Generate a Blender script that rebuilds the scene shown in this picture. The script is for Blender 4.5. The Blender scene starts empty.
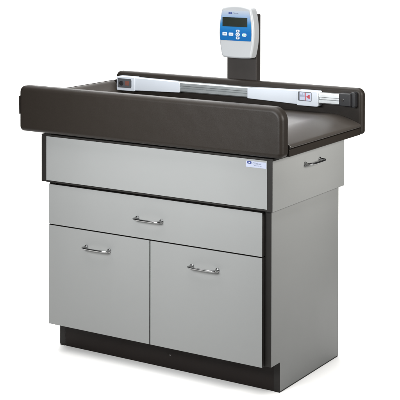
import bpy, bmesh, math
from mathutils import Vector, Matrix

sc = bpy.context.scene
col = sc.collection
PI = math.pi

# ------------------------------------------------------------------ materials
def new_mat(name):
    m = bpy.data.materials.new(name)
    m.use_nodes = True
    nt = m.node_tree
    b = nt.nodes['Principled BSDF']
    return m, nt, b

def mat(name, rgb, rough=.5, metal=0., spec=.5, vary=.04, vscale=9., bump=0., bscale=300., bdist=.001,
        rvary=.06, coat=0., aniso=None):
    m, nt, b = new_mat(name)
    N, L = nt.nodes, nt.links
    b.inputs['Metallic'].default_value = metal
    b.inputs['Specular IOR Level'].default_value = spec
    if coat:
        b.inputs['Coat Weight'].default_value = coat
        b.inputs['Coat Roughness'].default_value = .12
    tc = N.new('ShaderNodeTexCoord')
    no = N.new('ShaderNodeTexNoise')
    no.inputs['Scale'].default_value = vscale
    no.inputs['Detail'].default_value = 5
    L.new(tc.outputs['Object'], no.inputs['Vector'])
    mx = N.new('ShaderNodeMix'); mx.data_type = 'RGBA'
    mx.inputs[6].default_value = tuple(c*(1-vary) for c in rgb) + (1,)
    mx.inputs[7].default_value = tuple(min(1, c*(1+vary)) for c in rgb) + (1,)
    L.new(no.outputs['Fac'], mx.inputs[0])
    L.new(mx.outputs[2], b.inputs['Base Color'])
    mr = N.new('ShaderNodeMapRange')
    mr.inputs['From Min'].default_value = .3; mr.inputs['From Max'].default_value = .7
    mr.inputs['To Min'].default_value = max(0, rough-rvary); mr.inputs['To Max'].default_value = min(1, rough+rvary)
    L.new(no.outputs['Fac'], mr.inputs['Value'])
    L.new(mr.outputs['Result'], b.inputs['Roughness'])
    if bump:
        n2 = N.new('ShaderNodeTexNoise')
        n2.inputs['Scale'].default_value = bscale; n2.inputs['Detail'].default_value = 3
        if aniso:
            mp = N.new('ShaderNodeMapping'); mp.inputs['Scale'].default_value = aniso
            L.new(tc.outputs['Object'], mp.inputs['Vector']); L.new(mp.outputs['Vector'], n2.inputs['Vector'])
        else:
            L.new(tc.outputs['Object'], n2.inputs['Vector'])
        bp = N.new('ShaderNodeBump')
        bp.inputs['Strength'].default_value = bump; bp.inputs['Distance'].default_value = bdist
        L.new(n2.outputs['Fac'], bp.inputs['Height'])
        L.new(bp.outputs['Normal'], b.inputs['Normal'])
    return m

def vinyl_mat(name, rgb, rough, spec=.22, swell=.35):
    """upholstery vinyl: fine leather grain plus slow swells"""
    m, nt, b = new_mat(name)
    N, L = nt.nodes, nt.links
    tc = N.new('ShaderNodeTexCoord')
    no = N.new('ShaderNodeTexNoise'); no.inputs['Scale'].default_value = 7; no.inputs['Detail'].default_value = 6
    L.new(tc.outputs['Object'], no.inputs['Vector'])
    mx = N.new('ShaderNodeMix'); mx.data_type = 'RGBA'
    mx.inputs[6].default_value = tuple(c*.93 for c in rgb)+(1,)
    mx.inputs[7].default_value = tuple(c*1.07 for c in rgb)+(1,)
    L.new(no.outputs['Fac'], mx.inputs[0]); L.new(mx.outputs[2], b.inputs['Base Color'])
    b.inputs['Roughness'].default_value = rough
    b.inputs['Specular IOR Level'].default_value = spec
    vo = N.new('ShaderNodeTexVoronoi'); vo.inputs['Scale'].default_value = 520
    L.new(tc.outputs['Object'], vo.inputs['Vector'])
    n3 = N.new('ShaderNodeTexNoise'); n3.inputs['Scale'].default_value = 11; n3.inputs['Detail'].default_value = 2
    L.new(tc.outputs['Object'], n3.inputs['Vector'])
    b1 = N.new('ShaderNodeBump'); b1.inputs['Strength'].default_value = .17; b1.inputs['Distance'].default_value = .0006
    L.new(vo.outputs['Distance'], b1.inputs['Height'])
    b2 = N.new('ShaderNodeBump'); b2.inputs['Strength'].default_value = swell; b2.inputs['Distance'].default_value = .004
    L.new(n3.outputs['Fac'], b2.inputs['Height']); L.new(b1.outputs['Normal'], b2.inputs['Normal'])
    L.new(b2.outputs['Normal'], b.inputs['Normal'])
    return m

LAM = mat('grey_laminate', (.197, .200, .196), .47, spec=.13, vary=.035, vscale=3.0, rvary=.13, bump=.06, bscale=900, bdist=.0004)
EDGE = mat('dark_edge_band', (.0095, .0083, .0072), .55, spec=.22, vary=.1, vscale=20)
KICK = mat('dark_brown_kick_board', (.0085, .006, .005), .55, spec=.15, vary=.12, vscale=12)
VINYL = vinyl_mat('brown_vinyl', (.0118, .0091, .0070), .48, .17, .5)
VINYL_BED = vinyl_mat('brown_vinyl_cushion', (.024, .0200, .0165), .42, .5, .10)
POSTM = mat('brown_painted_metal', (.017, .0142, .0125), .5, spec=.25, vary=.05, vscale=15, bump=.12, bscale=700, bdist=.0004)
CHROME = mat('chrome', (.33, .33, .33), .16, 1., vary=.03, rvary=.05)
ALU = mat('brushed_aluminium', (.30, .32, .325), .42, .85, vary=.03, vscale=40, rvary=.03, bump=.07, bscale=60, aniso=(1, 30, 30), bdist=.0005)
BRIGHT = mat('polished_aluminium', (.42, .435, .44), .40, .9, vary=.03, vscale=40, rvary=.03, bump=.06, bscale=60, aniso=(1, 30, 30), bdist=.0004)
WHITE = mat('white_plastic', (.355, .378, .41), .35, vary=.015)
SHELL = mat('light_grey_plastic', (.265, .272, .278), .42, vary=.02, bump=.08, bscale=900, bdist=.0003)
BLACK = mat('black_plastic', (.006, .006, .007), .45, spec=.3, vary=.1)
SLOT = mat('grey_slot', (.045, .048, .053), .4, vary=.1)
SCREEN = mat('dark_green_screen', (.0085, .0125, .0088), .3, spec=.3, vary=.04, vscale=6)
KEY = mat('white_key', (.36, .39, .43), .4, vary=.02)
INK = mat('dark_ink', (.05, .07, .11), .6, vary=.05)
GREYINK = mat('grey_ink', (.085, .105, .16), .6, vary=.05)
GREEN = mat('green_print', (.18, .42, .30), .5, vary=.05)
NAVY = mat('navy_print', (.010, .024, .13), .45, vary=.05)
STICK = mat('pale_sticker', (.285, .305, .38), .4, vary=.02)
RED = mat('red_pointer', (.27, .02, .035), .4, vary=.05)
ORANGE = mat('orange_brown_print', (.105, .036, .026), .45, vary=.25, vscale=120)
PAPER = mat('white_paper', (.95, .938, .918), .9, spec=.1, vary=.006)
STUDIO = mat('grey_studio_floor', (.10, .10, .10), .8, vary=.1)

def face_mat():
    """printed blue face: white at the top running to blue lower down (the print itself)"""
    m, nt, b = new_mat('blue_printed_face')
    N, L = nt.nodes, nt.links
    tc = N.new('ShaderNodeTexCoord')
    sx = N.new('ShaderNodeSeparateXYZ'); L.new(tc.outputs['Object'], sx.inputs[0])
    mr = N.new('ShaderNodeMapRange')
    mr.inputs['From Min'].default_value = 1.132; mr.inputs['From Max'].default_value = 1.248
    L.new(sx.outputs['Z'], mr.inputs['Value'])
    cr = N.new('ShaderNodeValToRGB')
    e = cr.color_ramp.elements
    e[0].position = 0; e[0].color = (.0015, .066, .205, 1)
    e[1].position = 1; e[1].color = (.275, .30, .335, 1)
    for pos, c in ((.30, (.002, .074, .225, 1)), (.55, (.012, .118, .27, 1)), (.80, (.155, .22, .32, 1))):
        q = e.new(pos); q.color = c
    L.new(mr.outputs['Result'], cr.inputs['Fac'])
    L.new(cr.outputs['Color'], b.inputs['Base Color'])
    b.inputs['Roughness'].default_value = .38
    b.inputs['Specular IOR Level'].default_value = .15
    return m
FACE = face_mat()

# ------------------------------------------------------------------ geometry helpers
XZ = lambda u, v, w: (u, w, v)        # outline in x,z ; thickness along y
XY = lambda u, v, w: (u, v, w)        # outline in x,y ; thickness along z
YZ = lambda u, v, w: (w, u, v)        # outline in y,z ; thickness along x

def fillet(pts, radii, seg=6):
    out = []
    n = len(pts)
    if not isinstance(radii, (list, tuple)): radii = [radii]*n
    for i in range(n):
        p = Vector(pts[i]); a = Vector(pts[i-1]); c = Vector(pts[(i+1) % n]); r = radii[i]
        d1 = (a-p); d2 = (c-p)
        if r <= 0:
            out.append((p.x, p.y)); continue
        l1, l2 = d1.length, d2.length
        d1.normalize(); d2.normalize()
        ang = math.acos(max(-1, min(1, d1.dot(d2))))
        if ang > PI-.02:
            out.append((p.x, p.y)); continue
        t = min(r/math.tan(ang/2), l1*.49, l2*.49)
        rr = t*math.tan(ang/2)
        cen = p+(d1+d2).normalized()*(rr/math.sin(ang/2))
        s, e = p+d1*t-cen, p+d2*t-cen
        a0 = math.atan2(s.y, s.x); a1 = math.atan2(e.y, e.x)
        da = (a1-a0+PI) % (2*PI)-PI
        for k in range(seg+1):
            q = a0+da*k/seg
            out.append((cen.x+rr*math.cos(q), cen.y+rr*math.sin(q)))
    return out

def inset(poly, d):
    n = len(poly); out = []
    area = sum(poly[i-1][0]*poly[i][1]-poly[i][0]*poly[i-1][1] for i in range(n))
    sg = 1 if area > 0 else -1
    for i in range(n):
        p = Vector(poly[i]); a = Vector(poly[i-1]); c = Vector(poly[(i+1) % n])
        e1 = (p-a).normalized(); e2 = (c-p).normalized()
        n1 = Vector((-e1.y, e1.x))*sg; n2 = Vector((-e2.y, e2.x))*sg
        m = n1+n2
        if m.length < 1e-6: m = n1.copy()
        m.normalize()
        k = d/max(.35, m.dot(n1))
        out.append((p.x+m.x*k, p.y+m.y*k))
    return out

def slab(bm, poly, w0, w1, r=0., mp=XZ, seg=4, mi=0, mi_edge=None, r2=None):
    """extrude a 2-D outline from w0 to w1 with rounded rims (r at w0, r2 at w1)"""
    if r2 is None: r2 = r
    if mi_edge is None: mi_edge = mi
    rings = []
    s = 1 if w1 > w0 else -1
    if r > 0:
        for k in range(seg+1):
            a = PI/2*k/seg
            rings.append((r*(1-math.sin(a)), w0+s*r*(1-math.cos(a))))
    else: rings.append((0, w0))
    if r2 > 0:
        for k in range(seg+1):
            a = PI/2*k/seg
            rings.append((r2*(1-math.cos(a)), w1-s*r2*(1-math.sin(a))))
    else: rings.append((0, w1))
    vs = []
    for d, w in rings:
        pl = inset(poly, d) if d > 1e-7 else poly
        vs.append([bm.verts.new(mp(u, v, w)) for u, v in pl])
    n = len(poly)
    f = bm.faces.new(vs[0]); f.material_index = mi
    f = bm.faces.new(list(reversed(vs[-1]))); f.material_index = mi
    for a, b in zip(vs, vs[1:]):
        for i in range(n):
            j = (i+1) % n
            f = bm.faces.new((a[j], a[i], b[i], b[j])); f.material_index = mi_edge

def rect(u0, v0, u1, v1): return [(u0, v0), (u1, v0), (u1, v1), (u0, v1)]

def box(bm, lo, hi, r=.001, seg=2, mi=0, mi_edge=None, axis='y', cr=None):
    """box with rounded edges; faces across `axis` get mi, the rim gets mi_edge"""
    if cr is None: cr = r
    if axis == 'y': po, w0, w1, mp = rect(lo[0], lo[2], hi[0], hi[2]), lo[1], hi[1], XZ
    elif axis == 'z': po, w0, w1, mp = rect(lo[0], lo[1], hi[0], hi[1]), lo[2], hi[2], XY
    else: po, w0, w1, mp = rect(lo[1], lo[2], hi[1], hi[2]), lo[0], hi[0], YZ
    if cr > 0: po = fillet(po, cr, max(2, seg))
    slab(bm, po, w0, w1, r, mp, seg, mi, mi_edge)

def tube(bm, pts, rad, n=10, cap=True):
    pts = [Vector(p) for p in pts]
    rings = []
    for i, p in enumerate(pts):
        t = (pts[min(i+1, len(pts)-1)]-pts[max(i-1, 0)]).normalized()
        up = Vector((0, 0, 1)) if abs(t.z) < .9 else Vector((1, 0, 0))
        a = t.cross(up).normalized(); b = a.cross(t)
        r = rad[i] if isinstance(rad, (list, tuple)) else rad
        rings.append([bm.verts.new(p+a*r*math.cos(2*PI*k/n)+b*r*math.sin(2*PI*k/n)) for k in range(n)])
    for A, B in zip(rings, rings[1:]):
        for k in range(n):
            bm.faces.new((A[k], A[(k+1) % n], B[(k+1) % n], B[k]))
    if cap:
        bm.faces.new(list(reversed(rings[0]))); bm.faces.new(rings[-1])

def cyl(bm, c, r, h, axis, n=20, mi=0, bev=.0):
    po = [(c[0]+r*math.cos(2*PI*k/n), c[1]+r*math.sin(2*PI*k/n)) for k in range(n)]
    slab(bm, po, c[2], c[2]+h, bev, axis, 2, mi)

def build(name, bm, mats, parent=None, smooth=35):
    bmesh.ops.recalc_face_normals(bm, faces=bm.faces[:])
    me = bpy.data.meshes.new(name)
    bm.to_mesh(me); bm.free()
    if not isinstance(mats, (list, tuple)): mats = [mats]
    for m in mats: me.materials.append(m)
    if smooth:
        for p in me.polygons: p.use_smooth = True
        me.set_sharp_from_angle(angle=math.radians(smooth))
    o = bpy.data.objects.new(name, me)
    col.objects.link(o)
    if smooth:
        wn = o.modifiers.new('weighted_normals', 'WEIGHTED_NORMAL'); wn.keep_sharp = True; wn.weight = 80
    if parent: o.parent = parent
    return o

def bmnew(): return bmesh.new()

def text_into(bm, body, size, x, y, z, mi=0, spacing=1., rot=None):
    """flat lettering standing in the x-z plane, facing -y, left-aligned at x, baseline z"""
    cu = bpy.data.curves.new('lettering', 'FONT')
    cu.body = body; cu.size = size; cu.extrude = .0002; cu.space_character = spacing
    ob = bpy.data.objects.new('lettering', cu); col.objects.link(ob)
    bpy.context.view_layer.update()
    me = bpy.data.meshes.new_from_object(ob.evaluated_get(bpy.context.evaluated_depsgraph_get()))
    me.transform(Matrix.Translation((x, y, z)) @ Matrix.Rotation(PI/2, 4, 'X'))
    n0 = len(bm.faces)
    bm.from_mesh(me)
    bm.faces.ensure_lookup_table()
    for f in bm.faces[n0:]: f.material_index = mi
    bpy.data.objects.remove(ob); bpy.data.curves.remove(cu); bpy.data.meshes.remove(me)

def thing(name, loc, label, cat):
    o = bpy.data.objects.new(name, None)
    col.objects.link(o)
    o['label'] = label; o['category'] = cat
    o.empty_display_size = .1
    return o

# ------------------------------------------------------------------ the table
table = thing('scale_table', (0, 0, 0),
              'grey laminate baby scale table with drawers, two doors and brown padded top', 'scale table')

ZB, ZDIV, ZD0, ZD1 = .1021, .4684, .6242, .7996
XP = .9241          # outer face of the right side panel
YK = .0794          # toe-kick plane
YB = .5191          # back of the cabinet

def side_panel(x0, x1, yfront):
    bm = bmnew()
    po = [(YK, .004), (YB, .004), (YB, ZD0-.002), (yfront, ZD0-.002), (yfront, ZB), (YK, ZB)]
    po = fillet(po, [.0008]*6, 2)
    slab(bm, po, x0, x1, .0006, YZ, 2, 0, 1)
    # dark foot strip along the floor
    box(bm, (x0+.001, YK+.001, 0), (x1-.001, YB-.001, .0038), 0, mi=1, cr=0)
    return build('side_panel', bm, [LAM, EDGE], table)
side_panel(XP-.0235, XP, .019)
side_panel(-.0100, .0130, .0195)

bm = bmnew()
box(bm, (.0135, .024, ZB+.002), (XP-.024, YB-.004, ZD0-.004), .001)
build('carcass', bm, EDGE, table)

bm = bmnew()
box(bm, (.0133, YK+.002, .0), (XP-.0238, YK+.020, ZB+.0015), .0008)
kick = build('toe_kick', bm, KICK, table)
bm = bmnew()
cyl(bm, (.482, .048, YK+.0024), .0022, -.0012, XZ, 12, bev=.0006)
build('screw', bm, CHROME, kick)

# bow handle of bent rod, two feet
def handle(parent, axis, u0, u1, z, plane, dirn):
    """rod from u0 to u1 along x (axis 'x', standing out in -y) or along y (axis 'y', standing out in +x)"""
    bm = bmnew()
    so = .026
    def P(u, s, zz): return (u, plane+dirn*s, zz) if axis == 'x' else (plane+dirn*s, u, zz)
    pts, rad = [], []
    pts.append(P(u0, 0.0, z)); rad.append(.0052)
    pts.append(P(u0, .004, z)); rad.append(.0050)
    pts.append(P(u0-.001, .012, z)); rad.append(.0042)
    n = 18
    L = u1-u0
    for k in range(n+1):
        t = k/n
        e = min(t, 1-t)
        s = .020+(so-.020)*(1-(1-min(1, e/.18))**2) + .003*math.sin(PI*t)
        u = u0-.003+(L+.006)*t
        pts.append(P(u, s, z)); rad.append(.0040-.0004*math.sin(PI*t))
    pts.append(P(u1+.001, .012, z)); rad.append(.0042)
    pts.append(P(u1, .004, z)); rad.append(.0050)
    pts.append(P(u1, 0.0, z)); rad.append(.0052)
    tube(bm, pts, rad, 12)
    for u in (u0, u1):      # flared feet
        if axis == 'x':
            cyl(bm, (u, z, plane), .0075, dirn*.0045, XZ, 18, bev=.0012)
        else:
            cyl(bm, (u, z, plane), .0075, dirn*.0045, YZ, 18, bev=.0012)
    return build('handle', bm, CHROME, parent, 50)

def front(name, x0, x1, z0, z1, y0=0., th=.0185):
    bm = bmnew()
    box(bm, (x0, y0, z0), (x1, y0+th, z1), .0007, 2, 0, 1)
    return build(name, bm, [LAM, EDGE], table)

d1 = front('door', 0, .4492, ZB, ZDIV-.0016)
handle(d1, 'x', .1745, .2765, .4075, 0, -1)
d2 = front('door', .4522, .9003, ZB, ZDIV-.0016)
handle(d2, 'x', .6255, .7275, .4025, 0, -1)
dr = front('drawer', 0, .9003, ZDIV+.0014, ZD0-.0075)
handle(dr, 'x', .3980, .5000, .5395, 0, -1)

# upper case: end slabs with dark front edges, inset front, dark boards above and below
YF, YBK = -.0089, .5260
XL, XR = -.0263, .9430
bm = bmnew(); box(bm, (XL, YF, ZD0+.0012), (XL+.0205, YBK, ZD1-.0068), .0007, 2, 0, 1, axis='x'); build('case_side', bm, [LAM, EDGE], table)
bm = bmnew(); box(bm, (XR-.0205, YF, ZD0), (XR, YBK, ZD1-.0068), .0007, 2, 0, 1, axis='x')
ed = build('end_drawer', bm, [LAM, EDGE], table)
handle(ed, 'y', .2190, .3290, .7500, XR, 1)
bm = bmnew(); box(bm, (XL+.021, YF+.0015, ZD0+.0062), (XR-.021, YF+.019, ZD1-.0070), .0007, 2, 0, 1)
fp = build('front_panel', bm, [LAM, EDGE], table)
bm = bmnew(); box(bm, (XL+.021, YF+.001, ZD0+.0005), (XR-.021, YBK-.002, ZD0+.0055), .0006, axis='z'); build('bottom_board', bm, EDGE, table)
bm = bmnew(); box(bm, (XL, YF, ZD1-.0062), (XR, YBK, ZD1), .0008, axis='z'); build('top_board', bm, EDGE, table)
bm = bmnew(); box(bm, (XL+.021, YBK-.022, ZD0+.0062), (XR-.021, YBK-.002, ZD1-.0070), .0007); build('back_panel', bm, LAM, table)
bm = bmnew(); box(bm, (XL+.022, YF+.022, ZD0+.0065), (XR-.022, YBK-.024, ZD1-.0075), .0005); build('inner_case', bm, EDGE, table)

# maker's sticker
bm = bmnew()
slab(bm, fillet(rect(.8415, .7655, .9195, .7858), .0012, 3), YF+.0013, YF+.0007, 0, XZ, mi=0)
st = build('sticker', bm, STICK, fp, 0)
bm = bmnew()
yl = YF+.0004
slab(bm, fillet(rect(.8470, .7765, .8630, .7850), .0022, 4), yl, yl-.0002, 0, XZ, mi=0)
slab(bm, fillet(rect(.8525, .7788, .8578, .7828), .0012, 3), yl-.0003, yl-.0005, 0, XZ, mi=1)
text_into(bm, 'Clinton', .0092, .8672, yl, .7762, mi=2, spacing=1.18)
text_into(bm, 'Industries, Inc.', .0042, .8740, yl, .7710, mi=3, spacing=1.1)
build('lettering', bm, [NAVY, WHITE, GREYINK, GREYINK], st, 0)

# ---- padded top
TX0, TX1 = -.0881, 1.0050
TF, TB = -.0545, .5725
T0, T1 = .8100, .9767
RT = .0350          # rear rail thickness
FT = .0520          # front rail thickness

bm = bmnew(); box(bm, (XL+.02, YF+.03, ZD1+.0004), (XR-.012, YBK-.01, T0-.0004), .001, axis='z'); build('support_board', bm, EDGE, table)
bm = bmnew(); box(bm, (TX0+.006, TF+FT+.0004, T0+.001), (1.0025, TB-RT-.0004, .8355), .003, 3, axis='z'); build('tray_base', bm, VINYL, table)

def rail(x0, x1, y0, y1, z0, z1, rt, rb, r):
    bm = bmnew()
    nx = 40
    po = fillet(rect(x0, z0, x1, z1), [rb, rb]+(list(rt) if isinstance(rt, tuple) else [rt, rt]), 8)
    slab(bm, po, y0, y1, r, XZ, 6)
    return build('padded_rail', bm, VINYL, table, 60)
rail(TX0-.0095, 1.0030, TF, TF+FT, T0, T1, (.044, .024), .0185, .017)
rail(-.0874, 1.0070, TB-RT, TB, T0, T1, .024, .0135, .012)

# end pad across the left end, leaning a little outward
bm = bmnew()
po = fillet([(-.1000, .8715), (-.0972, .8715), (-.0972, .9385), (-.1022, .9385)], [.0018, .0018, .0022, .0022], 3)
slab(bm, po, TF+.006, TB-.004, .0018, XZ, 3)
build('end_pad', bm, VINYL, table, 60)

# cushion: flat plateau, right end rolling down to the tray
bm = bmnew()
prof = [(-.0970, .8380), (-.0970, .9330), (-.0950, .9368), (-.0900, .9362)]
for k in range(1, 13):
    a = PI/2*k/13
    prof.append((-.0885+.060*math.sin(a)*.55+.060*(k/13)*.45, .9355-.0547*(1-(1-k/13)**1.9)))
nseg = 26
for k in range(nseg+1):
    x = -.0200+(.885+.0200)*k/nseg
    prof.append((x, .8808))
for k in range(1, 17):
    t = k/16
    prof.append((.885+.114*t, .8808-.029*(t**1.6)))
prof += [(1.0022, .8498), (1.0042, .8468), (1.0050, .8440), (1.0046, .8412), (1.0030, .8390), (1.0000, .8380)]
prof = list(reversed(prof))
y0, y1 = TF+FT+.0006, TB-RT-.0006
slab(bm, prof, y0, y1, .0035, XZ, 3)
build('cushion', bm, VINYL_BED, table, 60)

# display post behind the rear rail
bm = bmnew()
po = fillet(rect(.4168, .850, .5468, 1.2275), [.002, .002, .006, .006], 4)
slab(bm, po, TB+.0035, TB+.0365, .0025, XZ, 3)
post = build('display_post', bm, POSTM, table, 40)
bm = bmnew()
box(bm, (.43, TB+.0008, .86), (.534, TB+.0032, .96), .0005, 2)
build('post_plate', bm, EDGE, post)

# ------------------------------------------------------------------ digital display
disp = thing('scale_display', (0, 0, 0),
             'white digital readout with blue key face on the brown post', 'scale display')
YD = .505
CX, ZL, ZT, ZM = .5032, 1.0660, 1.2670, 1.163
def hw(z):
    if z > ZM: return .0773-.0165*((z-ZM)/(ZT-ZM))**2
    return .0773-.0150*((ZM-z)/(ZM-ZL))**2
def barrel(shr, zt=None, zl=None, crown=.011, sag=.003, rt=.017, rb=.009):
    zt = ZT if zt is None else zt; zl = ZL if zl is None else zl
    pts = []; rad = []
    n = 12
    zs = [zl+sag+(zt-crown-zl-sag)*k/n for k in range(n+1)]
    for k, z in enumerate(zs):                       # right side, upward
        pts.append((CX+hw(z)-shr, z)); rad.append(rb if k == 0 else (rt if k == n else 0))
    m = 9
    wt = hw(zt-crown)-shr
    for k in range(1, m):                            # crowned top
        t = 1-2*k/m
        pts.append((CX+wt*t, zt-crown*t*t))
    for k, z in enumerate(reversed(zs)):
        pts.append((CX-hw(z)+shr, z)); rad.append(0)
    wb = hw(zl+sag)-shr
    for k in range(1, m):
        t = -1+2*k/m
        pts.append((CX+wb*t, zl+sag*t*t))
    R = []
    for i, p in enumerate(pts):
        if i == 0 or i == len(pts)-m: R.append(0)
        else: R.append(0)
    # corners
    i_rb, i_rt, i_lt, i_lb = 0, n, n+m, 2*n+m
    out = pts
    for idx in range(len(out)): pass
    R = [0]*len(out)
    R[i_rb] = rb; R[i_lb] = rb; R[i_rt] = rt; R[i_lt] = rt
    return fillet(out, R, 4)

bm = bmnew()
slab(bm, barrel(.000), YD, YD+.044, .0075, XZ, 5, r2=.006)
hs = build('housing', bm, SHELL, disp, 40)
bm = bmnew()
box(bm, (.462, YD+.0445, 1.10), (.532, YD+.0545, 1.20), .002, 2)
build('mount_bracket', bm, BLACK, disp)

# printed face following the barrel
pts = []
zs = [1.1335+(1.2475-1.1335)*k/8 for k in range(9)]
for z in zs: pts.append((CX+hw(z)-.0105, z))
for z in reversed(zs): pts.append((CX-hw(z)+.0055, z))
R = [0]*len(pts); R[0] = .004; R[8] = .006; R[9] = .006; R[-1] = .004
bm = bmnew()
slab(bm, fillet(pts, R, 4), YD-.0002, YD-.0010, 0, XZ)
face = build('face_panel', bm, FACE, disp, 0)
YP = YD-.0012

bm = bmnew()
slab(bm, fillet(rect(.4430, 1.1868, .5528, 1.2222), .0015, 3), YP, YP-.0004, 0, XZ, mi=0)
build('screen', bm, [SCREEN], face, 0)

def button(cx, cz, w, h, r, icon):
    bm = bmnew()
    slab(bm, fillet(rect(cx-w/2, cz-h/2, cx+w/2, cz+h/2), r, 4), YP, YP-.0012, .0005, XZ, 2, mi=0, r2=.0)
    yi = YP-.0014
    if icon in ('up', 'down'):
        s = 1 if icon == 'up' else -1
        slab(bm, [(cx-.0042, cz-s*.0030), (cx+.0042, cz-s*.0030), (cx, cz+s*.0036)], yi, yi-.0002, 0, XZ, mi=1)
    elif icon == 'ring':
        n = 20
        ro, ri = .0042, .0028
        a = [[bm.verts.new((cx+r_*1.25*math.cos(2*PI*k/n), yi-.0002, cz+r_*.8*math.sin(2*PI*k/n))) for k in range(n)] for r_ in (ro, ri)]
        for k in range(n):
            f = bm.faces.new((a[0][k], a[0][(k+1) % n], a[1][(k+1) % n], a[1][k])); f.material_index = 1
    elif icon == 'lines':
        for dz, l in ((.0016, .0105), (-.0012, .0070)):
            slab(bm, rect(cx-l/2, cz+dz-.0006, cx+l/2, cz+dz+.0006), yi, yi-.0002, 0, XZ, mi=1)
    elif icon == 'line':
        slab(bm, rect(cx-.0060, cz-.0008, cx+.0060, cz+.0008), yi, yi-.0002, 0, XZ, mi=1)
    elif icon == 'go':
        slab(bm, fillet(rect(cx-.0060, cz-.0030, cx+.0010, cz+.0032), .0014, 3), yi, yi-.0002, 0, XZ, mi=2)
        slab(bm, [(cx+.0030, cz-.0026), (cx+.0068, cz), (cx+.0030, cz+.0026)], yi, yi-.0002, 0, XZ, mi=1)
    build('button', bm, [KEY, INK, GREEN], face, 0)
button(.4538, 1.1583, .0200, .0130, .0020, 'lines')
button(.4815, 1.1577, .0200, .0115, .0020, 'line')
button(.5112, 1.1705, .0160, .0110, .0045, 'up')
button(.5112, 1.1577, .0190, .0105, .0050, 'ring')
button(.5112, 1.1448, .0160, .0110, .0045, 'down')
button(.5400, 1.1570, .0190, .0120, .0050, 'go')

bm = bmnew()
slab(bm, fillet(rect(.4700, 1.2347, .4775, 1.2415), .001, 2), YP, YP-.0002, 0, XZ, mi=0)
slab(bm, fillet(rect(.4783, 1.2347, .4858, 1.2415), .001, 2), YP, YP-.0002, 0, XZ, mi=0)
text_into(bm, 'Clinton', .0078, .4885, YP, 1.2354, mi=1, spacing=1.05)
build('logo', bm, [NAVY, GREYINK], face, 0)

# ------------------------------------------------------------------ measuring bar
rod = thing('measuring_bar', (0, 0, 0),
            'silver length measuring bar with white sliding stops along the rear padded rail', 'measuring bar')
YR = .4862
YW = .5212
# rail profile in y,z with a shallow groove on its front
def rail_bar():
    bm = bmnew()
    zc, h, yf, yb = .9420, .0395, YR+.0045, YW-.004
    po = [(yb, zc-h/2), (yb, zc+h/2), (yf+.004, zc+h/2), (yf, zc+h/2-.004),
          (yf, zc+.0055), (yf+.005, zc+.0030), (yf+.005, zc-.0030), (yf, zc-.0055), (yf, zc-h/2+.004), (yf+.004, zc-h/2)]
    slab(bm, po, -.030, .700, 0, YZ, 2)
    build('bar_rail', bm, ALU, rod, 25)
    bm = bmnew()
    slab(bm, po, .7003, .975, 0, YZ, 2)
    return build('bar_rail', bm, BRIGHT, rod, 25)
rail_bar()

def taper(bm, xa, za0, za1, xb, zb0, zb1, y0, y1, r, mi=0):
    po = fillet([(xa, za0), (xb, zb0), (xb, zb1), (xa, za1)], .0032, 3)
    slab(bm, po, y0, y1, r, XZ, 3, mi)

def slider(x_in, x_mid, x_out, left):
    """tapered white sleeve from x_in to x_mid, larger reader block from x_mid to x_out"""
    bm = bmnew()
    s = 1 if x_out > x_in else -1
    zin0, zin1, zm0, zm1 = .9205, .9615, .9140, .9650
    a, b = (x_in, x_mid) if s > 0 else (x_mid, x_in)
    if s > 0: taper(bm, a, zin0, zin1, b+.004, zm0, zm1, YR+.001, YW-.001, .002)
    else: taper(bm, a-.004, zm0, zm1, b, zin0, zin1, YR+.001, YW-.001, .002)
    lo, hi = min(x_mid, x_out), max(x_mid, x_out)
    slab(bm, fillet(rect(lo, .9110, hi, .9670), .005, 4), YR-.0035, YW-.0005, .0022, XZ, 3)
    o = build('slider', bm, WHITE, rod, 40)
    yf = YR-.0037
    bm = bmnew()
    if left:
        slab(bm, fillet([(-.0365, .9225), (.0285, .9225), (.0310, .9290), (.0310, .9530), (.0285, .9585), (-.0365, .9600)], .002, 3), yf, yf-.0006, 0, XZ)
        w = build('reading_window', bm, SLOT, o, 0)
        bm = bmnew()
        slab(bm, fillet(rect(.0000, .9325, .0205, .9505), .0015, 3), yf-.0008, yf-.0012, 0, XZ)
        build('reading_strip', bm, ORANGE, o, 0)
        bm = bmnew()
        cyl(bm, (-.0175, .9405, yf-.0008), .0095, -.0035, XZ, 24, bev=.001)
        build('lock_knob', bm, BLACK, o, 40)
    else:
        slab(bm, fillet(rect(.7800, .9290, .8360, .9625), .004, 4), yf, yf-.0006, 0, XZ)
        build('reading_window', bm, SLOT, o, 0)
        bm = bmnew()
        slab(bm, fillet(rect(.7870, .9312, .8345, .9602), .002, 3), yf-.0008, yf-.0012, 0, XZ, mi=0)
        for k in range(9):
            x = .789+k*.0024
            slab(bm, rect(x, .9440, x+.0007, .9440+(.013 if k % 4 == 0 else .008)), yf-.0014, yf-.0016, 0, XZ, mi=1)
        build('reading_strip', bm, [STICK, INK], o, 0)
        bm = bmnew()
        slab(bm, rect(.8095, .9315, .8125, .9600), yf-.0014, yf-.0018, 0, XZ)
        slab(bm, [(.8145, .9455), (.8255, .9385), (.8255, .9530)], yf-.0014, yf-.0018, 0, XZ)
        slab(bm, rect(.8255, .9385, .8290, .9530), yf-.0014, yf-.0018, 0, XZ)
        build('pointer', bm, RED, o, 0)
    return o
slider(.2560, .0465, -.0420, True)
slider(.5615, .7735, .8600, False)

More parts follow.
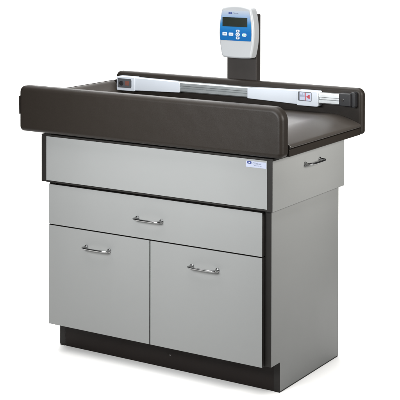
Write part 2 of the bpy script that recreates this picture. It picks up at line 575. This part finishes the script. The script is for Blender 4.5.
bm = bmnew()
box(bm, (.9445, YR-.001, .9205), (.9900, YW-.002, .9665), .003, 3)
cap = build('end_cap', bm, BLACK, rod)
bm = bmnew()
box(bm, (.9560, YR-.0030, .9385), (.9640, YR-.0012, .9470), .0008, 2)
build('screw', bm, CHROME, cap)
bm = bmnew()
slab(bm, fillet(rect(.9840, .9150, 1.0030, .9720), .008, 5), YR+.012, YW+.0005, .003, XZ, 3)
build('wall_bracket', bm, BLACK, rod, 40)
bm = bmnew()
box(bm, (-.0445, YR+.006, .9200), (-.0305, YW-.003, .9630), .002, 2)
build('end_cap', bm, BLACK, rod)

disp.location = (-.0134, .0160, -.0064)
rod.location = (-.0125, .0163, -.0065)

# ------------------------------------------------------------------ setting: white paper sweep on a grey studio floor
bm = bmnew()
ys = [-1.0, -.6, -.2, .2, .6, 1.0, 1.6, 2.2, 2.8]
prof = [(y, 0.) for y in ys]
for k in range(1, 13):
    a = PI/2*k/12
    prof.append((2.8+.9*math.sin(a), .9*(1-math.cos(a))))
prof += [(3.7, 1.6), (3.7, 2.4)]
ca, sa = math.cos(.562), math.sin(.562)          # the roll lies square to the camera
rows = [[bm.verts.new((.46+x*ca-y*sa, .25+x*sa+y*ca, z)) for (y, z) in prof] for x in (-1.6, -.6, .5, 1.45)]
for A, B in zip(rows, rows[1:]):
    for i in range(len(prof)-1):
        bm.faces.new((A[i], B[i], B[i+1], A[i+1]))
o = build('backdrop', bm, PAPER, None, 60)
o['kind'] = 'structure'; o['label'] = 'seamless white paper sweep under and behind the table'
bm = bmnew()
vs = [bm.verts.new(p) for p in ((-14, -14, -.004), (14, -14, -.004), (14, 14, -.004), (-14, 14, -.004))]
bm.faces.new(vs)
o = build('floor', bm, STUDIO, None, 0)
o['kind'] = 'structure'; o['label'] = 'dark grey studio floor around the paper'

# ------------------------------------------------------------------ light
w = bpy.data.worlds.new('World'); sc.world = w; w.use_nodes = True
bg = w.node_tree.nodes['Background']
bg.inputs['Color'].default_value = (.95, .97, 1, 1)
bg.inputs['Strength'].default_value = .06

def area(name, loc, target, sx, sy, power, colour=(1, 1, 1), spread=180):
    l = bpy.data.lights.new(name, 'AREA')
    l.shape = 'RECTANGLE'; l.size = sx; l.size_y = sy; l.energy = power; l.color = colour
    l.spread = math.radians(spread)                 # fabric grid on the softbox
    o = bpy.data.objects.new(name, l); col.objects.link(o)
    o.location = loc
    o.rotation_euler = (Vector(target)-Vector(loc)).to_track_quat('-Z', 'Y').to_euler()
    return o
area('softbox_front', (.62, -1.75, 1.30), (.56, 0, .96), 1.0, .5, 19, (.965, .985, 1), 80)
area('softbox_side', (2.45, .35, 1.30), (.94, .26, .98), .7, .5, 8.0, (1, .985, .95), 62)
area('softbox_overhead', (.65, -.40, 3.2), (.65, -.40, 0), 3.6, 3.4, 136, (1, 1, 1), 155)
area('softbox_rim', (-1.30, 2.85, 2.5), (.6, .25, .9), 1.7, .9, 7.5, (1, 1, 1), 80)
area('softbox_backdrop', (-.5, 1.3, 3.6), (-1.4, 3.0, .2), 3.8, 1.2, 165)

# ------------------------------------------------------------------ camera
cam = bpy.data.cameras.new('camera')
cam.sensor_fit = 'HORIZONTAL'; cam.sensor_width = 36
cam.lens = 36*1297.08/400
cam.shift_y = -(200+55.07)/400
cam.clip_start = .05; cam.clip_end = 200
co = bpy.data.objects.new('camera', cam); col.objects.link(co)
co.matrix_world = (Matrix.Translation((3.0017, -3.7197, 1.5627)) @ Matrix.Rotation(.56279, 4, 'Z')
                   @ Matrix.Rotation(PI/2-.01449, 4, 'X') @ Matrix.Rotation(.00163, 4, 'Z'))
sc.camera = co
vs_ = sc.view_settings
sc.display_settings.display_device = 'sRGB'
vs_.view_transform = 'Standard'; vs_.look = 'None'; vs_.gamma = 1; vs_.exposure = 0; vs_.use_curve_mapping = False
sc.cycles.max_bounces = 8
sc.cycles.use_denoising = True
